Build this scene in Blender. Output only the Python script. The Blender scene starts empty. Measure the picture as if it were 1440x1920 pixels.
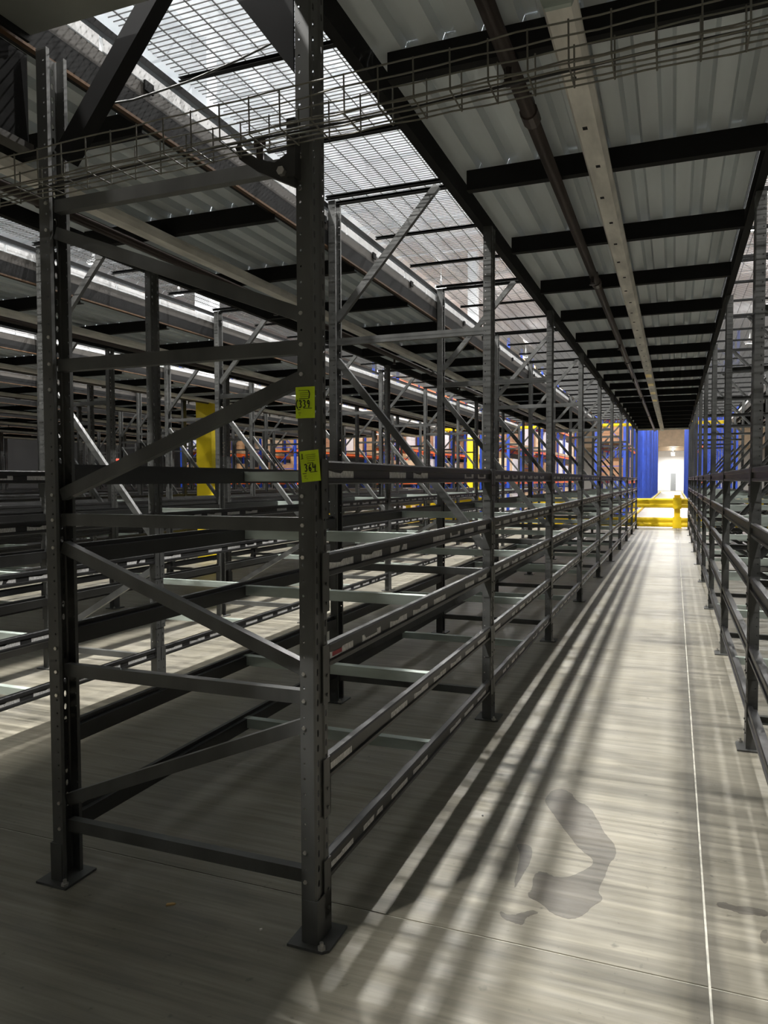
import bpy, bmesh, math, random
from mathutils import Vector, Matrix
random.seed(7)
C = bpy.context.scene.collection
sc = bpy.context.scene

# ------------------------------------------------------------------ camera
FPX, YAW, PITCH, ROLL, EYE = 1389.9, 0.3730, 0.0423, -0.0032, 1.55
def cam_axes():
    cy, sy = math.cos(YAW), math.sin(YAW)
    right = Vector((cy, sy, 0)); f0 = Vector((-sy, cy, 0)); u0 = Vector((0, 0, 1))
    fwd = f0*math.cos(PITCH) - u0*math.sin(PITCH); up = u0*math.cos(PITCH) + f0*math.sin(PITCH)
    return right*math.cos(ROLL) + up*math.sin(ROLL), up*math.cos(ROLL) - right*math.sin(ROLL), fwd
r_, u_, w_ = cam_axes()
cd = bpy.data.cameras.new('camera'); cam = bpy.data.objects.new('camera', cd); C.objects.link(cam)
cd.sensor_fit = 'VERTICAL'; cd.sensor_height = 36; cd.lens = FPX/1920*36
cd.clip_start = 0.05; cd.clip_end = 400
m = Matrix((r_, u_, -w_)).transposed().to_4x4(); m.translation = Vector((0, 0, EYE))
cam.matrix_world = m
sc.camera = cam

# ------------------------------------------------------------------ world, exposure
wd = bpy.data.worlds.new('world'); sc.world = wd; wd.use_nodes = True
wd.node_tree.nodes['Background'].inputs[0].default_value = (0.5, 0.55, 0.6, 1)
wd.node_tree.nodes['Background'].inputs[1].default_value = 0.02
sc.view_settings.view_transform = 'Standard'; sc.view_settings.look = 'None'
sc.view_settings.gamma = 1; sc.view_settings.use_curve_mapping = False
sc.view_settings.exposure = 0.22
LAMP_W = 1750          # each high-bay lamp over the racks
LAMP_FAR_W = 1250      # high-bay lamps in the bright hall behind
LAMP_UP = .088          # share of a lamp's light that leaks upwards
LAMP_Z = 9.0

# ------------------------------------------------------------------ materials
MATS = {}
def mat(name, col, rough=.5, metal=0., var=0., scale=8., bump=0., stretch=(1, 1, 1), emit=None, dirt=None, spec=.5):
    if name in MATS: return MATS[name]
    mt = bpy.data.materials.new(name); mt.use_nodes = True; nt = mt.node_tree; b = nt.nodes['Principled BSDF']
    b.inputs['Base Color'].default_value = (*col, 1); b.inputs['Roughness'].default_value = rough
    b.inputs['Metallic'].default_value = metal; b.inputs['Specular IOR Level'].default_value = spec
    if var or bump or dirt:
        geo = nt.nodes.new('ShaderNodeNewGeometry'); mp = nt.nodes.new('ShaderNodeMapping')
        mp.inputs['Scale'].default_value = stretch
        nt.links.new(geo.outputs['Position'], mp.inputs[0])
        n = nt.nodes.new('ShaderNodeTexNoise'); n.inputs['Scale'].default_value = scale; n.inputs['Detail'].default_value = 5
        nt.links.new(mp.outputs[0], n.inputs[0])
        rp = nt.nodes.new('ShaderNodeValToRGB')
        lo = dirt if dirt else tuple(c*(1-var) for c in col)
        hi = tuple(min(1, c*(1+var)) for c in col)
        rp.color_ramp.elements[0].position = .3; rp.color_ramp.elements[0].color = (*lo, 1)
        rp.color_ramp.elements[1].position = .7; rp.color_ramp.elements[1].color = (*hi, 1)
        nt.links.new(n.outputs[0], rp.inputs[0]); nt.links.new(rp.outputs[0], b.inputs['Base Color'])
        mr = nt.nodes.new('ShaderNodeMapRange'); mr.inputs[3].default_value = max(.05, rough-.1); mr.inputs[4].default_value = min(1, rough+.12)
        nt.links.new(n.outputs[0], mr.inputs[0]); nt.links.new(mr.outputs[0], b.inputs['Roughness'])
        if bump:
            bp = nt.nodes.new('ShaderNodeBump'); bp.inputs['Strength'].default_value = bump; bp.inputs['Distance'].default_value = .005
            nt.links.new(n.outputs[0], bp.inputs['Height']); nt.links.new(bp.outputs[0], b.inputs['Normal'])
    if emit:
        b.inputs['Emission Color'].default_value = (*emit[0], 1); b.inputs['Emission Strength'].default_value = emit[1]
    MATS[name] = mt
    return mt
STEEL = mat('charcoal_painted_steel', (.082, .083, .079), .42, .0, .35, 6, .0, (1, 1, .35))
STEELD = mat('dark_beam_steel', (.030, .030, .030), .40, .0, .35, 5, .0, (1, .25, 1))
STEELB = mat('black_deck_steel', (.009, .009, .009), .75, 0, .3, 5, spec=.25)
PALE = mat('pale_green_galvanised_steel', (.47, .53, .48), .45, .3, .25, 9, 0, (.3, 1, 1))
GALV = mat('galvanised_deck_sheet', (.66, .71, .74), .5, .1, .16, 4, 0, (1, .12, 1))
GALVD = mat('dusty_strut', (.80, .77, .71), .65, 0, .22, 14, 0, (1, .25, 1))
WIRE = mat('zinc_wire', (.07, .07, .068), .45, .3)
TRAYW = mat('tray_wire', (.16, .155, .13), .5, .4, .2, 30)
BOLT = mat('bright_zinc_bolt', (.62, .6, .56), .3, .8)
PLATE = mat('grey_soffit_plate', (.26, .27, .25), .6, 0, .15, 3)
KICK = mat('grey_kick_plate', (.075, .068, .06), .6, .1, .3, 6, 0, (1, .2, 1))
STRIP = mat('white_painted_strip', (.72, .72, .72), .5, 0, .15, 12)
RUST = mat('rusty_angle', (.10, .052, .022), .7, 0, .4, 12, 0, (1, .2, 1))
PIPE = mat('old_pipe_steel', (.055, .042, .038), .45, .3, .45, 10, 0, (1, .2, 1))
YELLOW = mat('safety_yellow_paint', (.95, .66, .008), .38, 0, .08, 5)
YELLOWP = mat('yellow_column_paint', (.95, .72, .012), .5, 0, .06, 3)
WHITE = mat('white_roof_paint', (.74, .75, .77), .7, 0, .05, 2)
WALL = mat('white_wall_paint', (.80, .80, .79), .8, 0, .06, .6)
WALLD = mat('dark_wall_panel', (.03, .03, .03), .8, 0, .15, .6)
BLUE = mat('blue_rack_paint', (.012, .048, .34), .4, 0, .2, 3)
ORANGE = mat('orange_beam_paint', (.75, .135, .02), .45, 0, .15, 3)
LIME = mat('lime_paper', (.62, .80, .015), .7, 0, .07, 25)
INK = mat('black_marker_ink', (.006, .006, .008), .5)
PRINT = mat('faded_print_ink', (.07, .10, .005), .6)
LABEL = mat('white_label_paper', (.72, .71, .69), .6, 0, .35, 90, 0, (1, 1.6, .6))
LABELR = mat('red_print', (.35, .04, .05), .6)
CARD = [mat('cardboard_tan', (.46, .28, .145), .8, 0, .12, 2), mat('cardboard_pale', (.62, .46, .31), .8, 0, .12, 2),
        mat('cardboard_brown', (.31, .165, .09), .8, 0, .12, 2), mat('shrink_wrapped_white', (.70, .69, .72), .35, 0, .12, 3)]
WOOD = mat('pallet_wood', (.36, .25, .15), .8, 0, .2, 6)
LENS = mat('lit_lamp_lens', (.9, .9, .9), .5, emit=((1, .98, .94), 30))
REDLIT = mat('lit_red_sign', (.5, .02, .02), .5, emit=((1, .05, .03), 4))
JOINT = mat('pale_joint_filler', (.62, .60, .52), .8, 0, .25, 20)
CHIP = mat('wood_chip', (.62, .40, .16), .8)
BLACKC = mat('black_cable_sheath', (.02, .02, .02), .5)
GREYDOOR = mat('grey_steel_door', (.26, .28, .29), .5)

def floor_mat():
    mt = bpy.data.materials.new('polished_concrete'); mt.use_nodes = True; nt = mt.node_tree; N = nt.nodes; L = nt.links
    b = N['Principled BSDF']; geo = N.new('ShaderNodeNewGeometry')
    def noise(scale, st, det=5):
        mp = N.new('ShaderNodeMapping'); mp.inputs['Scale'].default_value = st; L.new(geo.outputs['Position'], mp.inputs[0])
        n = N.new('ShaderNodeTexNoise'); n.inputs['Scale'].default_value = scale; n.inputs['Detail'].default_value = det
        L.new(mp.outputs[0], n.inputs[0]); return n.outputs[0]
    def ramp(src, p0, c0, p1, c1):
        r = N.new('ShaderNodeValToRGB'); e = r.color_ramp.elements
        e[0].position = p0; e[0].color = (c0, c0, c0, 1); e[1].position = p1; e[1].color = (c1, c1, c1, 1)
        L.new(src, r.inputs[0]); return r.outputs[0]
    def mul(a, c):
        x = N.new('ShaderNodeMix'); x.data_type = 'RGBA'; x.blend_type = 'MULTIPLY'; x.inputs[0].default_value = 1
        L.new(a, x.inputs[6]); L.new(c, x.inputs[7]); return x.outputs[2]
    base = N.new('ShaderNodeRGB'); base.outputs[0].default_value = (.285, .262, .203, 1)
    clouds = ramp(noise(1.1, (1, 1, 1)), .3, .72, .7, 1.05)
    trowel_and_mesh_shade = ramp(noise(9, (.20, 2.4, 1)), .34, .76, .66, 1.08)  # trowel marks, deepened to paint in the light lines cast through the mesh
    fine_mesh_shade = ramp(noise(42, (.05, 1.6, 1), 3), .34, .84, .66, 1.06)  # finer streaks: surface grain plus painted shade lines of the wire mesh
    spots = ramp(noise(22, (1, 1, 1), 6), .24, .55, .34, 1.0)
    col = mul(mul(mul(mul(base.outputs[0], clouds), trowel_and_mesh_shade), fine_mesh_shade), spots)
    # worn damp band on both sides of the saw-cut joint that runs down the aisle
    sx = N.new('ShaderNodeSeparateXYZ'); L.new(geo.outputs['Position'], sx.inputs[0])
    m1 = N.new('ShaderNodeMath'); m1.operation = 'SUBTRACT'; m1.inputs[1].default_value = .115; L.new(sx.outputs[0], m1.inputs[0])
    m2 = N.new('ShaderNodeMath'); m2.operation = 'ABSOLUTE'; L.new(m1.outputs[0], m2.inputs[0])
    nz = N.new('ShaderNodeMath'); nz.operation = 'MULTIPLY_ADD'; nz.inputs[1].default_value = .05; L.new(noise(5, (1, 1, 1)), nz.inputs[0]); L.new(m2.outputs[0], nz.inputs[2])
    col = mul(col, ramp(nz.outputs[0], .062, .66, .088, 1.0))
    L.new(col, b.inputs['Base Color'])
    rg = N.new('ShaderNodeMapRange'); rg.inputs[3].default_value = .33; rg.inputs[4].default_value = .62
    L.new(noise(7, (.4, 1.8, 1)), rg.inputs[0]); L.new(rg.outputs[0], b.inputs['Roughness'])
    bp = N.new('ShaderNodeBump'); bp.inputs['Strength'].default_value = .12; bp.inputs['Distance'].default_value = .004
    L.new(noise(40, (.2, 1.8, 1), 3), bp.inputs['Height']); L.new(bp.outputs[0], b.inputs['Normal'])
    b.inputs['Specular IOR Level'].default_value = .5
    return mt
FLOOR = floor_mat()

# ------------------------------------------------------------------ mesh helpers
class MB:
    def __init__(s): s.v = []; s.f = []
    def box(s, x0, x1, y0, y1, z0, z1):
        i = len(s.v)
        s.v += [(x0, y0, z0), (x1, y0, z0), (x1, y1, z0), (x0, y1, z0), (x0, y0, z1), (x1, y0, z1), (x1, y1, z1), (x0, y1, z1)]
        s.f += [(i, i+3, i+2, i+1), (i+4, i+5, i+6, i+7), (i, i+1, i+5, i+4), (i+1, i+2, i+6, i+5), (i+2, i+3, i+7, i+6), (i+3, i, i+4, i+7)]
        return s
    def sweep(s, prof, p0, p1, up=(0, 0, 1), caps=True):
        """closed 2-D profile (a = sideways, b = up) swept from p0 to p1"""
        p0 = Vector(p0); p1 = Vector(p1); d = (p1-p0).normalized(); up = Vector(up)
        side = d.cross(up)
        side = side.normalized() if side.length > 1e-6 else Vector((1, 0, 0))
        upp = side.cross(d)
        i = len(s.v); n = len(prof)
        for p in (p0, p1):
            for a, b in prof: s.v.append(tuple(p + side*a + upp*b))
        for k in range(n):
            k2 = (k+1) % n
            s.f.append((i+k, i+k2, i+n+k2, i+n+k))
        if caps:
            s.f.append(tuple(i+k for k in reversed(range(n)))); s.f.append(tuple(i+n+k for k in range(n)))
        return s
    def bar(s, p0, p1, w, h=None, up=(0, 0, 1), caps=True):
        h = h or w
        return s.sweep([(-w/2, -h/2), (w/2, -h/2), (w/2, h/2), (-w/2, h/2)], p0, p1, up, caps)
    def cyl(s, p0, p1, r, n=10, caps=True, up=(0, 0, 1)):
        d = (Vector(p1)-Vector(p0)).normalized()
        if abs(d.dot(Vector(up))) > .99: up = (0, 1, 0)
        return s.sweep([(r*math.cos(2*math.pi*k/n), r*math.sin(2*math.pi*k/n)) for k in range(n)], p0, p1, up, caps)
    def prism(s, pts, z0, z1, axis='z'):
        i = len(s.v); n = len(pts)
        for z in (z0, z1):
            for a, b in pts: s.v.append({'z': (a, b, z), 'y': (a, z, b), 'x': (z, a, b)}[axis])
        for k in range(n): s.f.append((i+k, i+(k+1) % n, i+n+(k+1) % n, i+n+k))
        s.f.append(tuple(i+k for k in reversed(range(n)))); s.f.append(tuple(i+n+k for k in range(n)))
        return s
    def add(s, other, loc=(0, 0, 0), flip=False):
        i = len(s.v); sg = -1 if flip else 1
        s.v += [(sg*x+loc[0], sg*y+loc[1], z+loc[2]) for x, y, z in other.v]
        s.f += [tuple(i+k for k in f) for f in other.f]
        return s
    def mesh(s, name, mt, smooth=False, fix=True):
        me = bpy.data.meshes.new(name); me.from_pydata(s.v, [], s.f)
        if fix:
            bm = bmesh.new(); bm.from_mesh(me); bmesh.ops.recalc_face_normals(bm, faces=bm.faces); bm.to_mesh(me); bm.free()
        if smooth:
            for p in me.polygons: p.use_smooth = True
        me.materials.append(mt)
        return me
def put(name, me, parent=None, loc=(0, 0, 0), rz=0., label=None, cat=None, group=None, kind=None, rot=None):
    o = bpy.data.objects.new(name, me); C.objects.link(o)
    o.location = loc; o.rotation_euler = rot if rot else (0, 0, rz)
    if parent: o.parent = parent
    if label: o['label'] = label
    if cat: o['category'] = cat
    if group: o['group'] = group
    if kind: o['kind'] = kind
    return o
def chan(w, h, t, lip=0.):
    """C channel, web on the +a side, open towards -a; w deep, h tall"""
    return [(-w/2, -h/2), (w/2, -h/2), (w/2, h/2), (-w/2, h/2), (-w/2, h/2-t), (w/2-t, h/2-t), (w/2-t, -h/2+t), (-w/2, -h/2+t)]
ORD = ['nearest', 'second', 'third', 'fourth', 'fifth', 'sixth', 'seventh', 'eighth', 'ninth', 'tenth', 'eleventh']

# ------------------------------------------------------------------ layout numbers (metres)
PB, Y0, NB, DEP = 2.5009, 2.2015, 9, 1.0853
ROWP = 2.627
def front_left(k): return -1.114 - ROWP*k
LEFT_ROWS = 9
XR0 = 0.4314
YE = Y0 + PB*NB
ROWS = [('L%d' % k, front_left(k), 0.) for k in range(LEFT_ROWS)] + [('R0', XR0, math.pi), ('R1', XR0+ROWP, math.pi)]
def rowtxt(nm):
    side, k = nm[0], int(nm[1:])
    s = 'left' if side == 'L' else 'right'
    return ('rack %s of main aisle' % s) if k == 0 else ('%s rack row %s of aisle' % (ORD[k], s))

# ------------------------------------------------------------------ structure: floor, walls, roof
XW0, XW1, YW0, YW1, ZC = -30., 16., -12., 112., 11.0
floor = put('floor', MB().box(XW0, XW1, YW0, YW1, -.2, -.004).mesh('floor', JOINT), kind='structure')
SL, GAP = 4.6, .009
slab = MB().box(GAP/2, SL-GAP/2, GAP/2, SL-GAP/2, -.1, 0).mesh('slab', FLOOR)
nx0 = -7; nx1 = 3
for i in range(nx0, nx1+1):
    for j in range(-3, 6):
        put('slab', slab, floor, (.120+SL*i-SL*0, 2.410+SL*j, 0))
bigslab = MB().box(GAP/2, SL*3-GAP/2, GAP/2, SL*6-GAP/2, -.1, 0).mesh('slab', FLOOR)
for i in (-7, -4, -1, 2):
    for j in (6, 12, 18):
        put('slab', bigslab, floor, (.120+SL*i, 2.410+SL*j, 0))
put('wall_left', MB().box(XW0-.2, XW0, YW0, YW1, 0, ZC).mesh('wall_left', WALLD), kind='structure')
put('wall_right', MB().box(XW1, XW1+.2, YW0, YW1, 0, ZC).mesh('wall_right', WALLD), kind='structure')
put('wall_back', MB().box(XW0, XW1, YW0-.2, YW0, 0, ZC).mesh('wall_back', WALLD), kind='structure')
put('wall_far', MB().box(XW0, XW1, YW1, YW1+.2, 0, ZC).mesh('wall_far', WALL), kind='structure')
d1 = put('door_1', MB().box(-.47, .20, YW1-.06, YW1-.005, 0, 2.43).mesh('door_1', GREYDOOR), kind='structure')
put('door_handle', MB().box(.08, .14, YW1-.10, YW1-.06, 1.0, 1.06).mesh('door_handle', BOLT), d1)
ceiling = put('ceiling', MB().box(XW0, XW1, YW0, YW1, ZC, ZC+.2).mesh('ceiling', WHITE), kind='structure')
# open-web roof joists across the hall
jm = MB()
jm.box(XW0, XW1, -.05, .05, ZC-.06, ZC-.01); jm.box(XW0, XW1, -.05, .05, ZC-.62, ZC-.56)
x = XW0; s = 0
while x < XW1-.5:
    a, b_ = (ZC-.56, ZC-.06) if s == 0 else (ZC-.06, ZC-.56)
    jm.bar((x, 0, a), (x+.55, 0, b_), .03, caps=False); x += .55; s = 1-s
jme = jm.mesh('joist', WHITE, fix=False)
for k in range(26): put('joist', jme, ceiling, (0, YW0+1.2+1.85*k, 0))
gm = MB().box(-.09, .09, YW0, YW1, ZC-.95, ZC-.75).box(-.012, .012, YW0, YW1, ZC-.75, ZC-.1).mesh('girder', WHITE)
for gx in (-24.4, -16.5, -8.6, -.7, 7.2): put('girder', gm, ceiling, (gx, 0, 0))
# low bridge of the far end of the hall
put('trim_1', MB().box(XW0+.1, XW1-.1, 96, YW1-.1, 5.6, ZC-1.0).mesh('trim_1', CARD[1]), kind='structure')

# building columns, yellow to head height and white above
def column(x, y, lab):
    t = put('building_column', None, loc=(x, y, 0), label=lab, cat='column', kind='thing', group='building columns')
    pr = [(-.17, -.17), (.17, -.17), (.17, .17), (-.17, .17)]
    put('yellow_sleeve', MB().sweep([(a*1.04, b*1.04) for a, b in pr], (0, 0, 0), (0, 0, 3.16), (0, 1, 0)).mesh('yellow_sleeve', YELLOWP), t)
    put('shaft', MB().sweep(pr, (0, 0, 3.16), (0, 0, ZC-.95), (0, 1, 0)).mesh('shaft', WHITE), t)
    put('foot_plate', MB().box(-.26, .26, -.26, .26, 0.0, .025).mesh('foot_plate', STEEL), t)
column(-8.62, 12.5, 'square building column painted yellow below and white above, among the left racks')
column(-7.1, 27.4, 'square yellow building column behind the far end of the left racks')
column(8.6, 27.4, 'square building column far behind the right rack row')

# ------------------------------------------------------------------ upright frames
PITCHZ = .0508
def post_mesh(name, h, mt):
    """perforated open C post; web with two columns of slots faces +x, open side -x"""
    n = int(h/PITCHZ); bm = bmesh.new()
    path = [(-.0275, -.034), (-.0275, -.050), (-.021, -.050), (-.005, -.050), (.0215, -.050), (.0275, -.044), (.0275, -.040), (.0275, -.020),
            (.0225, -.013), (.0225, .013), (.0275, .020), (.0275, .040), (.0275, .044), (.0215, .050), (-.005, .050), (-.021, .050), (-.0275, .050), (-.0275, .034)]
    holes = {2: (.0042, .0042), 6: (.0068, .013), 10: (.0068, .013), 14: (.0042, .0042)}
    zs = [0, .03] + [.03+PITCHZ*(k+1) for k in range(n-1)] + [h]
    grid = [[bm.verts.new((x, y, z)) for z in zs] for x, y in path]
    for a in range(len(path)-1):
        (x0, y0), (x1, y1) = path[a], path[a+1]; L = math.hypot(x1-x0, y1-y0)
        for k in range(len(zs)-1):
            q = [grid[a][k], grid[a+1][k], grid[a+1][k+1], grid[a][k+1]]
            if a in holes and 3 < k < len(zs)-2:
                hu, hz = holes[a]; uc = L/2; zc = (zs[k]+zs[k+1])/2
                def P(u, z): return bm.verts.new((x0+(x1-x0)*u/L, y0+(y1-y0)*u/L, z))
                c, s_ = .92, .42
                o = [P(uc-hu*s_, zc-hz*c), P(uc+hu*s_, zc-hz*c), P(uc+hu*c, zc-hz*s_), P(uc+hu*c, zc+hz*s_),
                     P(uc+hu*s_, zc+hz*c), P(uc-hu*s_, zc+hz*c), P(uc-hu*c, zc+hz*s_), P(uc-hu*c, zc-hz*s_)]
                for f in ((q[0], q[1], o[1], o[0]), (q[1], o[2], o[1]), (q[1], q[2], o[3], o[2]), (q[2], o[4], o[3]),
                          (q[2], q[3], o[5], o[4]), (q[3], o[6], o[5]), (q[3], q[0], o[7], o[6]), (q[0], o[0], o[7])): bm.faces.new(f)
            else:
                bm.faces.new(q)
    bmesh.ops.recalc_face_normals(bm, faces=bm.faces)
    bmesh.ops.solidify(bm, geom=bm.faces[:], thickness=.0025)
    bmesh.ops.recalc_face_normals(bm, faces=bm.faces)
    me = bpy.data.meshes.new(name); bm.to_mesh(me); bm.free(); me.materials.append(mt)
    return me
P315 = post_mesh('post', 3.15, STEEL); P346 = post_mesh('post', 3.457, STEEL); P390 = post_mesh('post', 3.95, STEEL)
plate_me = MB().prism([(-.070, -.078), (.060, -.078), (.078, -.060), (.078, .085), (-.070, .085)], 0, .009).mesh('base_plate', STEEL)
ab = MB(); ab.cyl((0, 0, .009), (0, 0, .018), .014, 6); ab.cyl((0, 0, .018), (0, 0, .032), .007, 8)
bolt_me = ab.mesh('anchor_bolt', BOLT)
sl = MB(); sl.box(.0280, .0320, -.0545, .0545, .009, .155); sl.box(-.022, .0320, -.0545, -.0505, .009, .155); sl.box(-.022, .0320, .0505, .0545, .009, .155)
sleeve_me = sl.mesh('foot_sleeve', STEEL)
BR = chan(.034, .046, .003)
def brace_me(name, xa, za, xb, zb):
    return MB().sweep(BR, (xa, 0, za), (xb, 0, zb), (0, 0, 1)).mesh(name, STEEL)
REG = [('horizontal_brace', brace_me('horizontal_brace', -DEP+.02, z, -.02, z)) for z in (.17, .955, 2.507)] + \
      [('diagonal_brace', brace_me('diagonal_brace', -DEP+.02, za, -.02, zb)) for za, zb in ((.27, .87), (2.38, 1.11))] + \
      [('kicker_brace', brace_me('kicker_brace', -DEP+.02, 2.66, -.345, 3.468))]
FIRST = [('horizontal_brace', brace_me('horizontal_brace', -DEP+.02, z, -.02, z)) for z in (.215, .825, 1.405, 1.99, 2.583)] + \
        [('diagonal_brace', brace_me('diagonal_brace', -DEP+.02, za, -.02, zb)) for za, zb in ((.315, .735), (1.30, .915), (1.50, 1.895), (2.485, 2.09))]
zinc = MB().cyl((0, -.003, 0), (0, .003, 0), .007, 6).mesh('brace_bolt', BOLT)
def frame(row, X, rz, i):
    first = (row == 'L0' and i == 0)
    if row[0] == 'L':
        lab = 'dark grey upright frame, %s from camera, %s' % (ORD[i], rowtxt(row))
    else:
        lab = 'dark grey upright frame, %s from camera, %s' % (ORD[i], rowtxt(row))
    t = put('upright_frame', None, loc=(X, Y0+PB*i, 0), rz=rz, label=lab, cat='rack frame', group='upright frames of the shelving racks')
    fp = put('post', P390 if first else P315, t)
    rp = put('post', P315 if first else P346, t, (-DEP, 0, 0), math.pi)
    for pst in (fp, rp):
        b = put('base_plate', plate_me, pst)
        put('foot_sleeve', sleeve_me, pst)
        if i < 5:
            put('anchor_bolt', bolt_me, pst, (.052, -.064, 0)); put('anchor_bolt', bolt_me, pst, (-.05, .068, 0))
    for nm, me in (FIRST if first else REG): put(nm, me, t)
    if first:
        for z in (.215, .315, .735, .825, .915, 1.30, 1.405, 1.5, 1.895, 1.99, 2.09, 2.485, 2.583):
            put('brace_bolt', zinc, t, (-.013, -.052, z)); put('brace_bolt', zinc, t, (-DEP+.013, -.052, z))
        put('knee_brace', MB().sweep(chan(.06, .072, .005), (-1.02, 0, 2.758), (-.42, 0, 3.448)).mesh('knee_brace', STEELB), t)
        put('gusset_plate', MB().prism([(-.04, 2.86), (-.04, 3.6), (-.62, 3.6), (-.30, 3.20)], -.036, -.028, 'y').mesh('gusset_plate', STEELB), t)
    return t
for row, X, rz in ROWS:
    for i in range(NB+1): frame(row, X, rz, i)

# ------------------------------------------------------------------ shelf beams, labels, cross supports
LEVZ = [.180, .528, .915, 1.225, 1.538]
LEVN = ['lowest', 'second', 'third', 'fourth', 'top']
BPROF = [(-.024, 0), (.022, 0), (.026, .004), (.026, .017), (.017, .020), (.017, .050), (.026, .053), (.026, .074), (.021, .080), (.000, .080), (.000, .062), (-.024, .062)]
def beam_mb():
    # sweep runs along +y: side = d x up = +x
    return MB().sweep(BPROF, (0, .0545, 0), (0, PB-.0545, 0))
beam_me = beam_mb().mesh('shelf_beam', STEELD)
ep = MB(); ep.box(.0283, .0320, .004, .0545, -.115, .084); ep.box(-.02, .0320, .0508, .0545, -.115, .084)
ep.cyl((.031, .030, -.02), (.037, .030, -.02), .006, 6); ep.cyl((.031, .030, -.085), (.037, .030, -.085), .006, 6)
ep_me = ep.mesh('end_plate', STEEL)
ep2 = MB(); ep2.box(.0283, .0320, -.0545, -.004, -.115, .084); ep2.box(-.02, .0320, -.0545, -.0508, -.115, .084)
ep2.cyl((.031, -.030, -.02), (.037, -.030, -.02), .006, 6); ep2.cyl((.031, -.030, -.085), (.037, -.030, -.085), .006, 6)
ep2_me = ep2.mesh('end_plate', STEEL)
def sticker_mb(v):
    h0, h1 = .022, .047; x0, x1 = .0172, .0178; s = MB()
    if v == 0: s.prism([(0, h0), (.20, h0), (.20, h1), (0, h1)], x0, x1, 'x')
    elif v == 1: s.prism([(0, h0), (.19, h0), (.19, h1), (.15, h1), (.15, h0+.010), (.035, h0+.009), (.02, h1), (0, h1)], x0, x1, 'x')
    elif v == 2: s.prism([(0, h0), (.10, h0), (.11, h1), (0, h1)], x0, x1, 'x').prism([(.13, h0+.004), (.20, h0), (.20, h1), (.15, h1)], x0, x1, 'x')
    else: s.prism([(0, h0), (.21, h0), (.21, h1), (.12, h1), (.10, h1-.009), (.05, h1-.006), (0, h1)], x0, x1, 'x')
    return s
ST = [sticker_mb(v) for v in range(4)]; STM = [s.mesh('sticker', LABEL) for s in ST]
far_beams = MB(); n_ind = 0
rnd = random.Random(3)
def strip_mesh(seed):
    rr = random.Random(seed); s = MB()
    for q in range(8):
        if rr.random() < .9: s.add(ST[rr.randrange(4)], (0, .09+.297*q+rr.uniform(-.01, .01), 0))
    return s.mesh('stickers', LABEL)
STRIPS = [strip_mesh(k) for k in range(4)]
for row, X, rz in ROWS:
    nmr = rowtxt(row); sg = 1 if rz == 0 else -1
    for i in range(NB):
        for lv, z in enumerate(LEVZ):
            for face in (0, 1):     # 0 = front (aisle towards camera side), 1 = back
                indiv = row in ('L0', 'L1', 'R0') or (row == 'L2' and i < 3)
                # outward +x for left-row fronts
                xx = X if face == 0 else X - sg*DEP
                out_pos = (face == 0) == (sg == 1)
                yy = Y0+PB*i if out_pos else Y0+PB*(i+1)
                if not indiv:
                    far_beams.add(MB().sweep(BPROF, (0, .0545, 0), (0, PB-.0545, 0)), (xx, yy, z), not out_pos)
                    continue
                fc = ('right face' if out_pos else 'left face')
                lab = 'dark shelf beam, %s, %s level, %s bay, %s' % (fc, LEVN[lv], ORD[i], nmr)
                o = put('shelf_beam', beam_me, None, (xx, yy, z), 0 if out_pos else math.pi, label=lab, cat='shelf beam', kind='thing', group='shelf beams of the racks')
                put('end_plate', ep_me, o); put('end_plate', ep2_me, o, (0, PB, 0))
                if out_pos and face == 0 and row in ('L0', 'L1'):
                    if (row == 'L0' and i < 5) or (row == 'L1' and i < 3):
                        for q in range(8):
                            if rnd.random() < .93:
                                so = put('sticker', STM[rnd.choice((0, 0, 1, 2, 3, 3))], o, (0, .075+.297*q+rnd.uniform(-.012, .012), 0))
                                if row == 'L0' and i == 0 and lv == 2 and q == 0:
                                    put('red_print', MB().box(.0179, .0181, .03, .11, .027, .042).mesh('red_print', LABELR), so)
                    else:
                        so = put('stickers', STRIPS[rnd.randrange(4)], o, kind='stuff')
put('distant_shelf_beams', far_beams.mesh('distant_shelf_beams', STEELD, fix=False), label='dark shelf beams of the many rack rows farther to the side', cat='shelf beams', kind='stuff')

sp = MB().sweep([(-.023, -.006), (-.019, -.006), (-.019, .040), (.019, .040), (.019, -.006), (.023, -.006), (.023, .046), (-.023, .046)], (-.022, 0, .016), (-DEP+.022, 0, .016))
sp.box(-.024, .001, -.021, .021, .060, .0635); sp.box(-DEP-.001, -DEP+.024, -.021, .021, .060, .0635)
sup_me = sp.mesh('cross_support', PALE)
far_sup = MB()
for row, X, rz in ROWS:
    nmr = rowtxt(row)
    for i in range(NB):
        for lv, z in enumerate(LEVZ):
            yc = Y0+PB*(i+.5)+.05
            if row in ('L0', 'L1', 'L2', 'L3', 'L4', 'R0'):
                put('cross_support', sup_me, None, (X, yc, z), rz, label='pale galvanised cross support, %s level, %s bay, %s' % (LEVN[lv], ORD[i], nmr),
                    cat='support bar', group='cross supports between shelf beams')
            else:
                far_sup.add(sp, (X, yc, z), rz != 0)
put('distant_cross_supports', far_sup.mesh('distant_cross_supports', PALE, fix=False), label='pale cross supports of the rack rows farther to the side', cat='support bars', kind='stuff')

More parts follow.
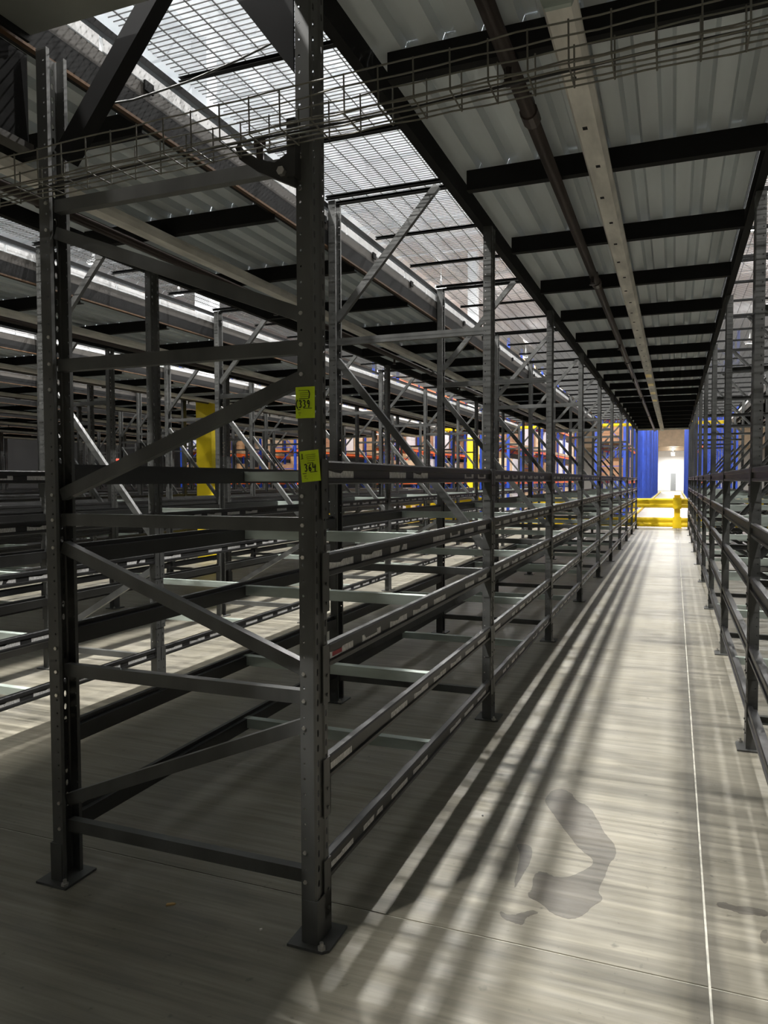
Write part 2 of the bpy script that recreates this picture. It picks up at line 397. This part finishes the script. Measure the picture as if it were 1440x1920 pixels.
# ------------------------------------------------------------------ wire decks on top of the racks
wm = MB(); LX = DEP+.02; LY = PB-.02
for k in range(int(LY/.0315)): wm.bar((0.0, .02+.0315*k, 3.4805), (-LX, .02+.0315*k, 3.4805), .0036, caps=False)
for k in range(11): wm.bar((-.02-.104*k, .01, 3.486), (-.02-.104*k, LY, 3.486), .0048, caps=False, up=(0, 0, 1))
wire_me = wm.mesh('wire_deck', WIRE, fix=False)
wc = MB().sweep(chan(.03, .02, .002), (0.01, 0, 3.468), (-LX-.01, 0, 3.468)).mesh('support_channel', STEELB)
for row, X, rz in ROWS:
    for i in range(NB):
        t = put('wire_deck', wire_me, None, (X, Y0+PB*i if rz == 0 else Y0+PB*(i+1), 0), rz,
                label='zinc wire mesh deck above %s bay of %s' % (ORD[i], rowtxt(row)), cat='wire deck', group='wire mesh decks over the racks')
        for q in (.04, .83, 1.65, 2.43): put('support_channel', wc, t, (0, q, 0))

# ------------------------------------------------------------------ raised walkway decks over the aisles
DY0, CB0, CBP = -4.3, 2.80, 1.19
cb_ys = [CB0+CBP*k for k in range(-6, 19)]
def deck_panel(w):
    p = w/10; d = .038; top = []
    for k in range(10):
        x0 = -w/2+p*k
        top += [(x0, d), (x0+p*.30, d), (x0+p*.40, 0), (x0+p*.90, 0)]
    top += [(w/2, d)]
    prof = top + [(a, b+.0025) for a, b in reversed(top)]
    return MB().sweep(prof, (0, 0, 0), (0, CBP-.004, 0), caps=False).mesh('deck_panel', GALV)
W1 = 1.53
panel_me = deck_panel(W1)
cbeam_me = MB().sweep(chan(.05, .105, .006), (-W1/2+.078, 0, 0), (W1/2, 0, 0)).mesh('cross_beam', STEELB)
LEN = YE+.05-DY0
edge_me = MB().sweep(chan(.045, .11, .005), (0, DY0, 0), (0, YE+.05, 0)).mesh('edge_channel', STEELB)
kick_me = MB().box(-.003, .003, DY0, YE+.05, 3.195, 3.335).mesh('kick_plate', KICK)
strip_mb = MB()
yy = DY0
while yy < YE-.3:
    strip_mb.box(-.010, .010, yy, min(yy+.60, YE), 3.338, 3.392); yy += .62
strip_me = strip_mb.mesh('pale_strip', STRIP)
rail_me = MB().sweep(chan(.03, .035, .003), (0, DY0, 3.432), (0, YE+.05, 3.432)).mesh('top_rail', STEELB)
rust_me = MB().box(-.012, .012, DY0, YE+.05, 3.150, 3.162).mesh('rusty_angle', RUST)
clip_me = MB().box(-.012, -.002, -.03, .03, 3.30, 3.345).mesh('strip_clip', STEELB)
def deck(xl, xr, lab, clips):
    xc = (xl+xr)/2
    t = put('walkway_deck', None, loc=(xc, 0, 0), label=lab, cat='walkway deck', group='raised walkway decks over the aisles')
    hw = (xr-xl)/2
    for y in cb_ys:
        put('cross_beam', cbeam_me, t, (0, y, 3.170)); put('deck_panel', panel_me, t, (0, y+.002, 3.2235))
    for s in (-1, 1):
        k = (.020, .056, .056, .05, .058) if s < 0 else (-.010, .008, .005, .0, .004)
        if s > 0 and xl > -2: k = (.032, .050, .05, .045, .05)
        put('edge_channel', edge_me, t, (s*(hw+k[0]), 0, 3.209))
        put('kick_plate', kick_me, t, (s*(hw+k[1]), 0, 0)); st = put('pale_strip', strip_me, t, (s*(hw+k[2]), 0, 0))
        put('top_rail', rail_me, t, (s*(hw+k[3]), 0, 0))
        if s > 0 and xr < 0: put('rusty_angle', rust_me, t, (hw+k[4], 0, 0))
        if clips and s > 0:
            for k in range(14): put('strip_clip', clip_me, st, (.024, 1.9+.9*k, 0))
    put('end_header', MB().box(-hw-.03, hw+.03, YE+.055, YE+.10, 3.10, 3.25).mesh('end_header', GALVD), t)
    return t
pipe_me = MB().cyl((0, DY0, 0), (0, YE, 0), .030, 12).mesh('pipe', PIPE, smooth=True)
cpl_me = MB().cyl((0, -.045, 0), (0, .045, 0), .038, 12).box(-.012, .012, -.04, .04, .04, .075).mesh('coupling', PIPE)
hd = MB(); hd.cyl((0, 0, -.03), (0, 0, -.075), .010, 8); hd.cyl((0, 0, -.085), (0, 0, -.090), .022, 10); hd.bar((.012, 0, -.03), (.012, 0, -.085), .004); hd.bar((-.012, 0, -.03), (-.012, 0, -.085), .004)
head_me = hd.mesh('sprinkler_head', PIPE)
lt_body = MB().sweep([(-.055, .0), (-.040, -.030), (.040, -.030), (.055, 0), (.055, .022), (-.055, .022)], (0, 2.47, 0), (0, YE-.1, 0)).mesh('housing', GALVD)
tape_me = MB().box(-.041, .041, 0, .35, -.0312, -.0302).mesh('yellow_tape', YELLOW)
slot_me = MB().box(-.010, .010, 0, .03, -.0310, -.0302).mesh('slot', STEELB)
cap_me = MB().prism([(-.056, .001), (-.042, -.032), (.042, -.032), (.056, .001), (.056, .023), (-.056, .023)], 0, .02, 'y').mesh('end_cap', PALE)
def overhead(xc, which, full):
    p = put('sprinkler_pipe', None, loc=(xc-.245, 0, 3.085), label='rusty dark sprinkler pipe under the deck over %s' % which, cat='pipe', group='sprinkler pipes')
    put('pipe', pipe_me, p)
    for y in (3.2, 6.05, 10.2, 14.5, 18.8): put('coupling', cpl_me, p, (0, y, 0))
    for y in (2.75, 5.75, 8.7, 11.7, 14.7): put('sprinkler_head', head_me, p, (0, y, 0))
    l = put('strip_fixture', None, loc=(xc-.025, 0, 3.085), label='dusty grey unlit strip fixture under the deck over %s' % which, cat='light fixture', group='unlit strip fixtures')
    put('housing', lt_body, l); put('end_cap', cap_me, l, (0, 2.452, 0))
    if full:
        for k in range(20): put('slot', slot_me, l, (random.uniform(-.015, .015), 2.9+.42*k, 0))
        for y in (11.3, 12.4, 13.6, 14.9): put('yellow_tape', tape_me, l, (0, y, 0))
aisles = [(-1.144, .386, 'main aisle')]
for k in range(LEFT_ROWS-1):
    xr = front_left(k)-DEP-.05; aisles.append((xr-1.53, xr, '%s aisle to the left' % ORD[k+1]))
aisles.append((XR0+DEP+.11, XR0+DEP+.11+1.53, 'second aisle to the right'))
for n, (xl, xr, which) in enumerate(aisles):
    deck(xl, xr, 'corrugated steel walkway deck over %s' % which, n == 1)
    overhead((xl+xr)/2 + (0 if n else .04), which, n == 0)

# platform plate and edge panel at the head of the left rack
t = put('platform_plate', None, loc=(-1.62, 1.6, 0), label='flat grey platform plate overhead in front of the nearest rack frame', cat='platform')
put('plate', MB().box(-.57, .38, -.9, .50, 3.165, 3.20).mesh('plate', PLATE), t)
put('rim', MB().box(-.585, -.571, -.9, .50, 3.14, 3.26).mesh('rim', STEELB), t)
t = put('edge_panel', None, loc=(-2.263, 1.3, 0), label='dark ribbed steel edge panel beside the left rack post, overhead', cat='panel')
put('panel', MB().box(-.012, .012, -.9, .84, 2.80, 3.13).mesh('panel', STEELB), t)
for q in range(7): put('rib', MB().box(.0125, .022, -.72+.22*q, -.66+.22*q, 2.83, 3.12).mesh('rib', STEEL), t)
put('flange', MB().box(-.03, .035, -.9, .84, 2.775, 2.798).mesh('flange', KICK), t)

# ------------------------------------------------------------------ wire basket cable tray across the rack heads
TX0, TX1, TY0, TY1, TZ0, TZ1 = -4.6, 1.7, 1.985, 2.105, 2.585, 2.690
t = put('cable_tray', None, loc=(0, 2.045, 2.622), rot=(0, -.018, 0), label='wire basket cable tray running across in front of the rack heads', cat='cable tray')
for dy, dz in ((-.06, .105), (-.06, .07), (-.06, .0), (-.03, 0), (0, 0), (.03, 0), (.06, 0), (.06, .07), (.06, .105)):
    mb = MB(); x = TX0; rr = random.Random(int(dy*1000+dz*77)); pz = rr.uniform(-.003, .003)
    while x < TX1-.01:
        nz = rr.uniform(-.004, .004); mb.cyl((x, dy, dz+pz), (min(x+.105, TX1), dy, dz+nz), .0026, 5, caps=False); pz = nz; x += .105
    put('long_wire', mb.mesh('long_wire', TRAYW, fix=False), t)
hm = MB()
for a, b_ in (((0, -.06, .110), (0, -.06, -.004)), ((0, -.06, -.004), (0, .06, -.004)), ((0, .06, -.004), (0, .06, .110))): hm.cyl(a, b_, .0026, 5)
hoop_me = hm.mesh('hoop_wire', TRAYW)
for k in range(61): put('hoop_wire', hoop_me, t, (TX0+.03+.105*k, 0, 0))
cbl = MB(); pts = [(-4.6, .01, .012), (-3, -.01, .012), (-2.2, .02, .012), (-1.5, 0, .016), (-.8, .02, .013), (0, -.01, .012), (.6, .03, .03), (1.7, .01, .012)]
for a, b_ in zip(pts, pts[1:]): cbl.cyl(a, b_, .004, 8, caps=False)
put('cable', cbl.mesh('cable', BLACKC, smooth=True), put('data_cable', None, loc=(0, 2.045, 2.622), rot=(0, -.018, 0), label='black cable lying in the wire basket tray', cat='cable'))
t = put('tray_bracket', None, loc=(-1.20, 2.13, 2.50), label='dark steel arm bracket holding the cable tray at the nearest post', cat='bracket')
put('arm', MB().prism([(.07, -.02), (.03, .0), (-.06, .045), (-.13, .095), (-.145, .135), (-.13, .15), (-.115, .125), (-.06, .085), (.0, .065), (.07, .10)], -.012, .012, 'y').mesh('arm', STEELD), t)
put('back_plate', MB().box(.048, .077, -.02, .02, .01, .19).mesh('back_plate', STEELD), t)
put('hook_bolt', MB().cyl((-.06, 0, .06), (-.06, 0, .15), .012, 8).cyl((-.06, 0, .13), (-.06, 0, .155), .022, 6).mesh('hook_bolt', PIPE), t)
put('clamp_bolt', MB().cyl((.03, -.03, .03), (.03, .02, .03), .014, 6).mesh('clamp_bolt', BOLT), t)
# loose white cord strung under the mesh
cdm = MB(); pts = [(-2.19, 2.35, 3.02), (-2.0, 2.42, 3.05), (-1.8, 2.5, 3.12), (-1.62, 2.57, 3.20), (-1.46, 2.63, 3.28), (-1.30, 2.7, 3.42), (-1.22, 2.74, 3.47)]
for a, b_ in zip(pts, pts[1:]): cdm.cyl(a, b_, .0045, 8, caps=False)
put('loose_cord', cdm.mesh('loose_cord', WIRE, smooth=True), label='pale loose cord sagging below the wire mesh behind the nearest frame', cat='cord')

# ------------------------------------------------------------------ lime tags with handwriting on the nearest post
def stroke(mb, pts, w, y):
    for a, b_ in zip(pts, pts[1:]):
        mb.sweep([(-w/2, -.0003), (w/2, -.0003), (w/2, .0003), (-w/2, .0003)], (a[0], y, a[1]), (b_[0], y, b_[1]), (0, 1, 0))
D3 = [(.1, .9), (.5, 1.0), (.8, .8), (.45, .55), (.8, .35), (.6, .05), (.1, .1)]
D9 = [(.8, .75), (.5, 1.0), (.15, .75), (.4, .5), (.8, .7), (.7, .3), (.55, 0)]
D6 = [(.75, 1.0), (.3, .7), (.15, .3), (.4, .0), (.75, .2), (.6, .5), (.2, .35)]
D4A = [(.15, 1.05), (.08, .45), (.95, .52)]; D4B = [(.80, .85), (.62, -.12)]
PAR = [(.7, 1.15), (.25, .7), (.25, .3), (.75, -.15)]
def tag(x, z, tilt, lab, groups, lines):
    t = put('paper_tag', None, loc=(x, 2.1508, z), rot=(0, tilt, 0), label=lab, cat='paper tag', group='lime paper lot tags')
    w, h = .069, .101; mb = MB(); n = 8
    for k in range(n+1):
        u = -w/2+w*k/n; bow = -.003*math.sin(math.pi*k/n)**2
        mb.v += [(u, bow, -h/2), (u, bow, h/2), (u, bow+.0004, -h/2), (u, bow+.0004, h/2)]
    for k in range(n):
        i = 4*k; mb.f += [(i, i+4, i+5, i+1), (i+2, i+3, i+7, i+6), (i, i+2, i+6, i+4), (i+1, i+5, i+7, i+3)]
    mb.f += [(0, 1, 3, 2), (4*n, 4*n+2, 4*n+3, 4*n+1)]
    put('sheet', mb.mesh('sheet', LIME), t)
    ink = MB()
    for gx, gz, cw, ch, glyphs in groups:
        for k, gl in enumerate(glyphs):
            for pl in gl: stroke(ink, [(gx+cw*(k+a*.85), gz+ch*b_) for a, b_ in pl], .0034, -.0036)
    put('handwriting', ink.mesh('handwriting', INK, fix=False), t)
    pm = MB()
    for x0, x1, zz, th in lines: pm.box(x0, x1, -.0036, -.0033, zz, zz+th)
    put('printed_lines', pm.mesh('printed_lines', PRINT), t)
lines1 = [(-.022, .012, .038, .0016), (-.018, .014, .030, .0012), (-.018, .012, .024, .0012), (-.016, .014, .018, .0012), (-.020, .014, .011, .0022), (-.005, .026, -.020, .0020), (-.026, -.016, -.024, .0022), (-.024, -.014, -.034, .0016), (-.022, -.016, -.040, .0012)]
tag(-1.114, 1.803, .0, 'lime paper tag, the upper one on the nearest rack post, marked 339',
    [(-.022, -.017, .0145, .024, [[D3], [D3], [D9]]), (-.033, -.016, .012, .022, [[PAR]]), (.012, .012, .010, .024, [[[(.2, 1.1), (.7, .7), (.4, 0)]]])], lines1)
lines2 = [(-.026, -.022, .026, .016), (-.030, -.020, .024, .002), (-.012, .024, .036, .0012), (-.010, .024, .029, .0012), (-.008, .022, .023, .0012), (-.006, .020, .016, .0012), (-.008, .014, .009, .002),
          (.0, .026, -.021, .0022), (-.028, -.014, -.024, .0022), (-.024, -.014, -.032, .0018), (-.022, -.016, -.038, .0014), (-.014, -.010, -.041, .0012)]
tag(-1.098, 1.598, -.09, 'lime paper tag, the lower tilted one on the nearest rack post, marked 364',
    [(-.020, -.017, .0150, .024, [[D3], [D6], [D4A, D4B]])], lines2)

# ------------------------------------------------------------------ floor marks and litter
def on_floor(px, py):
    d = w_ + r_*((px-720)/FPX) - u_*((py-960)/FPX); k = -EYE/d.z
    return d.x*k, d.y*k
def damp(name, pts, lab, z=.0006):
    rr = random.Random(len(pts))
    for _ in range(3):
        q = []
        for k in range(len(pts)):
            a, b_ = pts[k], pts[(k+1) % len(pts)]
            q += [(a[0]*.75+b_[0]*.25+rr.uniform(-1.5, 1.5), a[1]*.75+b_[1]*.25+rr.uniform(-1.5, 1.5)), (a[0]*.25+b_[0]*.75, a[1]*.25+b_[1]*.75)]
        pts = q
    me = MB().prism([on_floor(720+a/2, 1300+b_/2) for a, b_ in pts], .0002, z).mesh(name, DAMP)
    return put(name, me, label=lab, cat='stain', group='damp stains on the aisle floor')
DAMP = FLOOR.copy(); DAMP.name = 'damp_concrete'
for nd in DAMP.node_tree.nodes:
    if nd.type == 'RGB': nd.outputs[0].default_value = (.14, .126, .10, 1)
damp('water_stain', [(600, 400), (640, 352), (700, 368), (716, 400), (768, 425), (800, 470), (828, 530), (860, 558), (876, 605), (842, 640), (828, 690), (800, 740), (826, 775), (780, 800), (742, 838), (690, 850), (622, 822), (598, 790),
                     (530, 760), (556, 735), (558, 690), (575, 670), (602, 668), (640, 690), (690, 690), (745, 668), (790, 640), (778, 618), (740, 590), (690, 530), (650, 470), (615, 428)], 'large curved damp stain on the concrete of the main aisle')
damp('water_stain', [(490, 562), (565, 570), (545, 650), (512, 692), (486, 740), (492, 690), (506, 640), (510, 590)], 'narrow damp streak left of the large curved stain')
damp('water_stain', [(428, 812), (470, 835), (520, 822), (560, 812), (585, 826), (545, 832), (528, 850), (520, 872), (480, 858), (445, 846)], 'small ragged damp patch below the curved stain')
damp('water_stain', [(1240, 785), (1275, 782), (1310, 798), (1365, 800), (1440, 815), (1440, 838), (1385, 832), (1335, 828), (1300, 812), (1262, 806)], 'ragged dark stain on the concrete right of the long floor joint')
damp('water_stain', [(1405, 900), (1440, 880), (1440, 935), (1420, 940)], 'rounded dark stain at the right rack foot side of aisle')
cx, cy = on_floor(320, 1697)
put('wood_chip', MB().prism([(-.016, -.006), (.013, -.003), (.018, .002), (.004, .007), (-.014, .004)], .0003, .006).mesh('wood_chip', CHIP), None, (cx, cy, 0), .5, label='small tan wood chip on the floor before the nearest frame', cat='wood chip')
for k, (px, py, lab) in enumerate(((500, 1634, 'tiny grey grit pellet on floor left of the nearest post'), (489, 1744, 'tiny pale grit pellet on floor below the wood chip and post'), (905, 1530, 'tiny dark crumb on the aisle floor near the large stain'))):
    gx, gy = on_floor(px, py)
    put('grit_pellet', MB().prism([(-.005, -.003), (.004, -.004), (.006, .002), (-.002, .005)], .0003, .005).mesh('grit_pellet', GALVD if k < 2 else STEEL), None, (gx, gy, 0), k, label=lab, cat='debris', group='bits of grit on the floor')

# ------------------------------------------------------------------ yellow guard rail at the end of the aisles
t = put('guard_rail', None, loc=(0, 25.45, 0), label='low yellow double guard rail across the far end of the aisles', cat='guard rail')
RP = [(-.03, -.15), (.02, -.15), (.045, -.11), (.045, -.06), (.015, -.02), (.015, .02), (.045, .06), (.045, .11), (.02, .15), (-.03, .15), (-.01, .10), (-.01, -.10)]
def rl(x0, x1, z): return MB().sweep(RP, (x0, 0, z), (x1, 0, z)).mesh('rail', YELLOW)
for x0, x1 in ((-14.9, -12.0), (-11.95, -9.05), (-9.0, -6.1), (-6.05, -3.0), (-2.95, .09), (.11, 3.1), (3.15, 6.1)):
    for z in (.80, .185): put('rail', rl(x0, x1, z), t)
for x in (-14.9, -11.97, -9.02, -6.07, -2.97, .10, 3.12, 6.1):
    put('rail_post', MB().box(-.09, .09, .02, .17, 0, 1.06).box(-.125, .125, -.062, -.05, .62, .98).box(-.125, .125, -.062, -.05, .02, .36).box(-.15, .15, -.05, .25, 0, .02).mesh('rail_post', YELLOW), t, (x, 0, 0))
for k in range(-1, 3):
    xa = front_left(k)-DEP if k >= 0 else XR0; lab = 'yellow bumper board high at the far end of %s' % (rowtxt('L%d' % k) if k >= 0 else rowtxt('R0'))
    b = MB().box(.02, DEP-.02, -.03, .03, 3.25, 3.35).box(.05, .12, .03, .10, 3.22, 3.36).box(DEP-.12, DEP-.05, .03, .10, 3.22, 3.36)
    put('bumper_board', b.mesh('bumper_board', YELLOW), None, (xa, YE+.12, 0), label=lab, cat='bumper board', group='yellow bumper boards over the rack ends')

# ------------------------------------------------------------------ pallet racks in the bright hall behind
def bpost(h): return MB().sweep(chan(.10, .09, .004), (0, 0, 0), (0, 0, h), (0, 1, 0)).mesh('rack_post', BLUE)
BH = 7.2; bp_me = bpost(BH)
bz = MB(); zq = .2; s = 0
while zq < BH-1.0:
    bz.bar((-.05, 0, zq), (-1.05, 0, zq), .028); bz.bar((-.05 if s else -1.05, 0, zq), (-1.05 if s else -.05, 0, zq+.95), .028); zq += .95; s = 1-s
bz_me = bz.mesh('lattice', BLUE)
fp_me = MB().box(-.09, .09, -.08, .08, 0, .012).mesh('foot_plate', BLUE)
ob = MB().sweep([(-.025, -.06), (.025, -.06), (.025, .035), (.005, .035), (.005, .06), (-.025, .06)], (0, .06, 0), (0, 2.64, 0)); ob_me = ob.mesh('pallet_beam', ORANGE)
LVL = [1.45, 2.9, 4.35, 5.8]
pal = MB()
for q in range(7): pal.box(-.59, .59, -.6+.185*q, -.6+.185*q+.09, .12, .14)
for q in (-.54, 0, .54): pal.box(q-.05, q+.05, -.6, .6, .02, .12); pal.box(q-.05, q+.05, -.6, .6, 0, .02)
pal_me = pal.mesh('pallet', WOOD)
BOXM = []
for v in range(8):
    rr = random.Random(v); h = rr.choice((.65, .8, .95, 1.05)); mm = CARD[v % 4]; mb = MB(); ny, nz = rr.choice(((2, 2), (3, 3), (2, 3)))
    for a in range(ny):
        for c in range(nz): mb.box(-.46, .46, -.56+1.12*a/ny+.004, -.56+1.12*(a+1)/ny-.004, .14+h*c/nz+.003, .14+h*(c+1)/nz-.003)
    BOXM.append(mb.mesh('carton_stack', mm))
ORDX = ORD + ['twelfth', 'thirteenth', 'fourteenth', 'fifteenth', 'sixteenth', 'seventeenth', 'eighteenth', 'nineteenth', 'twentieth', 'twenty-first', 'twenty-second', 'twenty-third', 'twenty-fourth', 'twenty-fifth']
def far_rack(x, n, y0, where, loaded, nbeam, side=1):
    for j in range(n):
        t = put('pallet_rack_frame', None, loc=(x, y0+2.7*j, 0), rz=0 if side == 1 else math.pi, label='tall blue upright frame, %s counted away from camera, %s' % (ORDX[j], where), cat='rack frame', group='blue upright frames of the pallet racks')
        put('rack_post', bp_me, t); put('rack_post', bp_me, t, (-1.1, 0, 0), math.pi); put('lattice', bz_me, t)
        put('foot_plate', fp_me, t); put('foot_plate', fp_me, t, (-1.1, 0, 0))
        if j == n-1: break
        if j < nbeam:
            for lv, z in enumerate(LVL):
                for bx, fc in ((x, 'front'), (x-side*1.1, 'rear')):
                    if fc == 'rear' and not loaded: continue
                    put('pallet_beam', ob_me, None, (bx, y0+2.7*j, z), 0, label='orange %s beam, %s level, %s bay, %s' % (fc, LEVN[lv], ORD[j], where), cat='rack beam', kind='thing', group='orange beams of the pallet racks')
        if j < loaded:
            for lv, z in enumerate([0]+[q+.061 for q in LVL]):
                for half, yy in (('near', .72), ('far', 1.98)):
                    if random.random() < .88:
                        v = random.randrange(8)
                        p = put('pallet_load', None, loc=(x-side*.55, y0+2.7*j+yy, z), cat='pallet load', group='pallet loads in the bright hall',
                                label='%s cartons on pallet, %s level, %s bay %s half, %s' % (('tan', 'pale', 'brown', 'white wrapped')[v % 4], ('floor',)[0] if lv == 0 else LEVN[lv-1], ORD[j], half, where))
                        put('pallet', pal_me, p); put('carton_stack', BOXM[v], p)
far_rack(-1.85, 24, 31.0, 'far corridor left rack', 3, 3)
far_rack(1.08, 24, 31.0, 'far corridor right rack', 0, 4, side=-1)
far_rack(-6.2, 9, 29.5, 'second hall rack', 8, 8)
far_rack(-10.9, 9, 29.5, 'third hall rack', 8, 8)
far_rack(-15.8, 8, 29.5, 'fourth hall rack', 7, 7)
far_rack(-20.8, 6, 29.5, 'fifth hall rack', 5, 5)
far_rack(5.6, 6, 29.5, 'hall rack right of corridor', 5, 5, side=-1)
# yellow edge of the far corridor
for x, lab in ((-1.55, 'yellow rack guard along the left side of the far corridor'), (.86, 'yellow rack guard along the right side of the far corridor')):
    t = put('rack_guard', None, loc=(x, 32, 0), label=lab, cat='guard rail', group='rack guards of the far corridor')
    put('guard_bar', MB().sweep([(-.04, 0), (.04, 0), (.04, .07), (.02, .10), (-.02, .10), (-.04, .07)], (0, 0, .02), (0, 66, .02)).mesh('guard_bar', YELLOW), t)
    put('guard_end', MB().box(-.06, .06, -.12, 0, 0, .38).box(-.05, .05, 0, .25, .02, .30).mesh('guard_end', YELLOW), t)
# red sign glimpsed deep between the left racks
s_ = put('exit_sign', None, loc=(-22.6, 25.9, 2.45), label='small lit red sign hanging deep behind the left racks', cat='sign')
put('box', MB().box(-.18, .18, -.04, .04, -.11, .11).mesh('box', STRIP), s_)
put('lit_face', MB().box(-.12, .12, -.046, -.041, -.08, .08).mesh('lit_face', REDLIT), s_)
put('hanger', MB().cyl((0, 0, .11), (0, 0, ZC-2.45), .01, 8).mesh('hanger', STEEL), s_)

# ------------------------------------------------------------------ high-bay lamps
hs = MB().prism([(-.06, .09), (.06, .09), (.06, .15), (.035, .19), (-.035, .19), (-.06, .15)], -.26, .26, 'x'); hs.box(-.05, .05, -.02, .02, .19, .42)
for k in range(9): hs.box(-.22+.055*k, -.216+.055*k, -.045, .045, .15, .215)
hs_me = hs.mesh('lamp_housing', STRIP)
lens_me = MB().box(-.20, .20, -.035, .035, .08, .091).mesh('lens', LENS)
rod_me = MB().cyl((0, 0, .42), (0, 0, ZC-LAMP_Z), .012, 8).mesh('hanger_rod', STRIP)
rod2_me = MB().cyl((0, 0, .42), (0, 0, .85), .012, 8).mesh('hanger_rod', STRIP)
def lamp(x, y, w, lab, grp, z=LAMP_Z):
    t = put('high_bay_lamp', None, loc=(x, y, z), label=lab, cat='ceiling lamp', group=grp)
    put('lamp_housing', hs_me, t); put('lens', lens_me, t); put('hanger_rod', rod_me if z == LAMP_Z else rod2_me, t)
    for nm, kind, en, dz in (('lamp_light', 'AREA', w*.34, .07), ('lamp_uplight', 'POINT', w*LAMP_UP, .5)):
        ld = bpy.data.lights.new(nm, kind); ld.energy = en; ld.color = (1, .98, .945)
        if kind == 'AREA': ld.shape = 'RECTANGLE'; ld.size = .36; ld.size_y = .05
        else: ld.shadow_soft_size = .05
        lo = bpy.data.objects.new(nm, ld); C.objects.link(lo); lo.parent = t; lo.location = (0, 0, dz)
LN = ((-18.8, 'seventh left rack row', .45), (-11.7, 'fourth left rack row', .2), (-4.3, 'second left rack row', 1.08), (2.25, 'right rack', .52))
for x, where, pw in LN:
    for k in range(7):
        lamp(x, -3.2+4.75*k, LAMP_W*pw, 'linear high-bay lamp, %s along roof line above %s' % (ORD[k], where), 'high-bay lamps above the racks')
for i, x in enumerate((-14, -8.6, -4.2, -.2, 3.8)):
    for j, y in enumerate((28.2, 36, 46)): lamp(x, y, LAMP_FAR_W*(.2 if j == 0 else 1.2), 'linear high-bay lamp over bright hall, %s line from left, %s from camera' % (ORD[i].replace('nearest', 'first'), ORD[j]), 'high-bay lamps of the bright hall')
for j, y in enumerate((99, 104, 109)): lamp(-.2, y, LAMP_FAR_W*.95, 'added linear lamp under the low bridge to brighten far wall, %s from camera' % ORD[j], 'added lamps at the far end', 4.75)  # lamps added below the bridge to brighten the corridor end
for j, y in enumerate((56, 66, 76, 86)): lamp(-.2, y, LAMP_FAR_W*2.0, 'linear high-bay lamp high over middle of far corridor, %s from camera' % ORD[j], 'high-bay lamps of the bright hall')
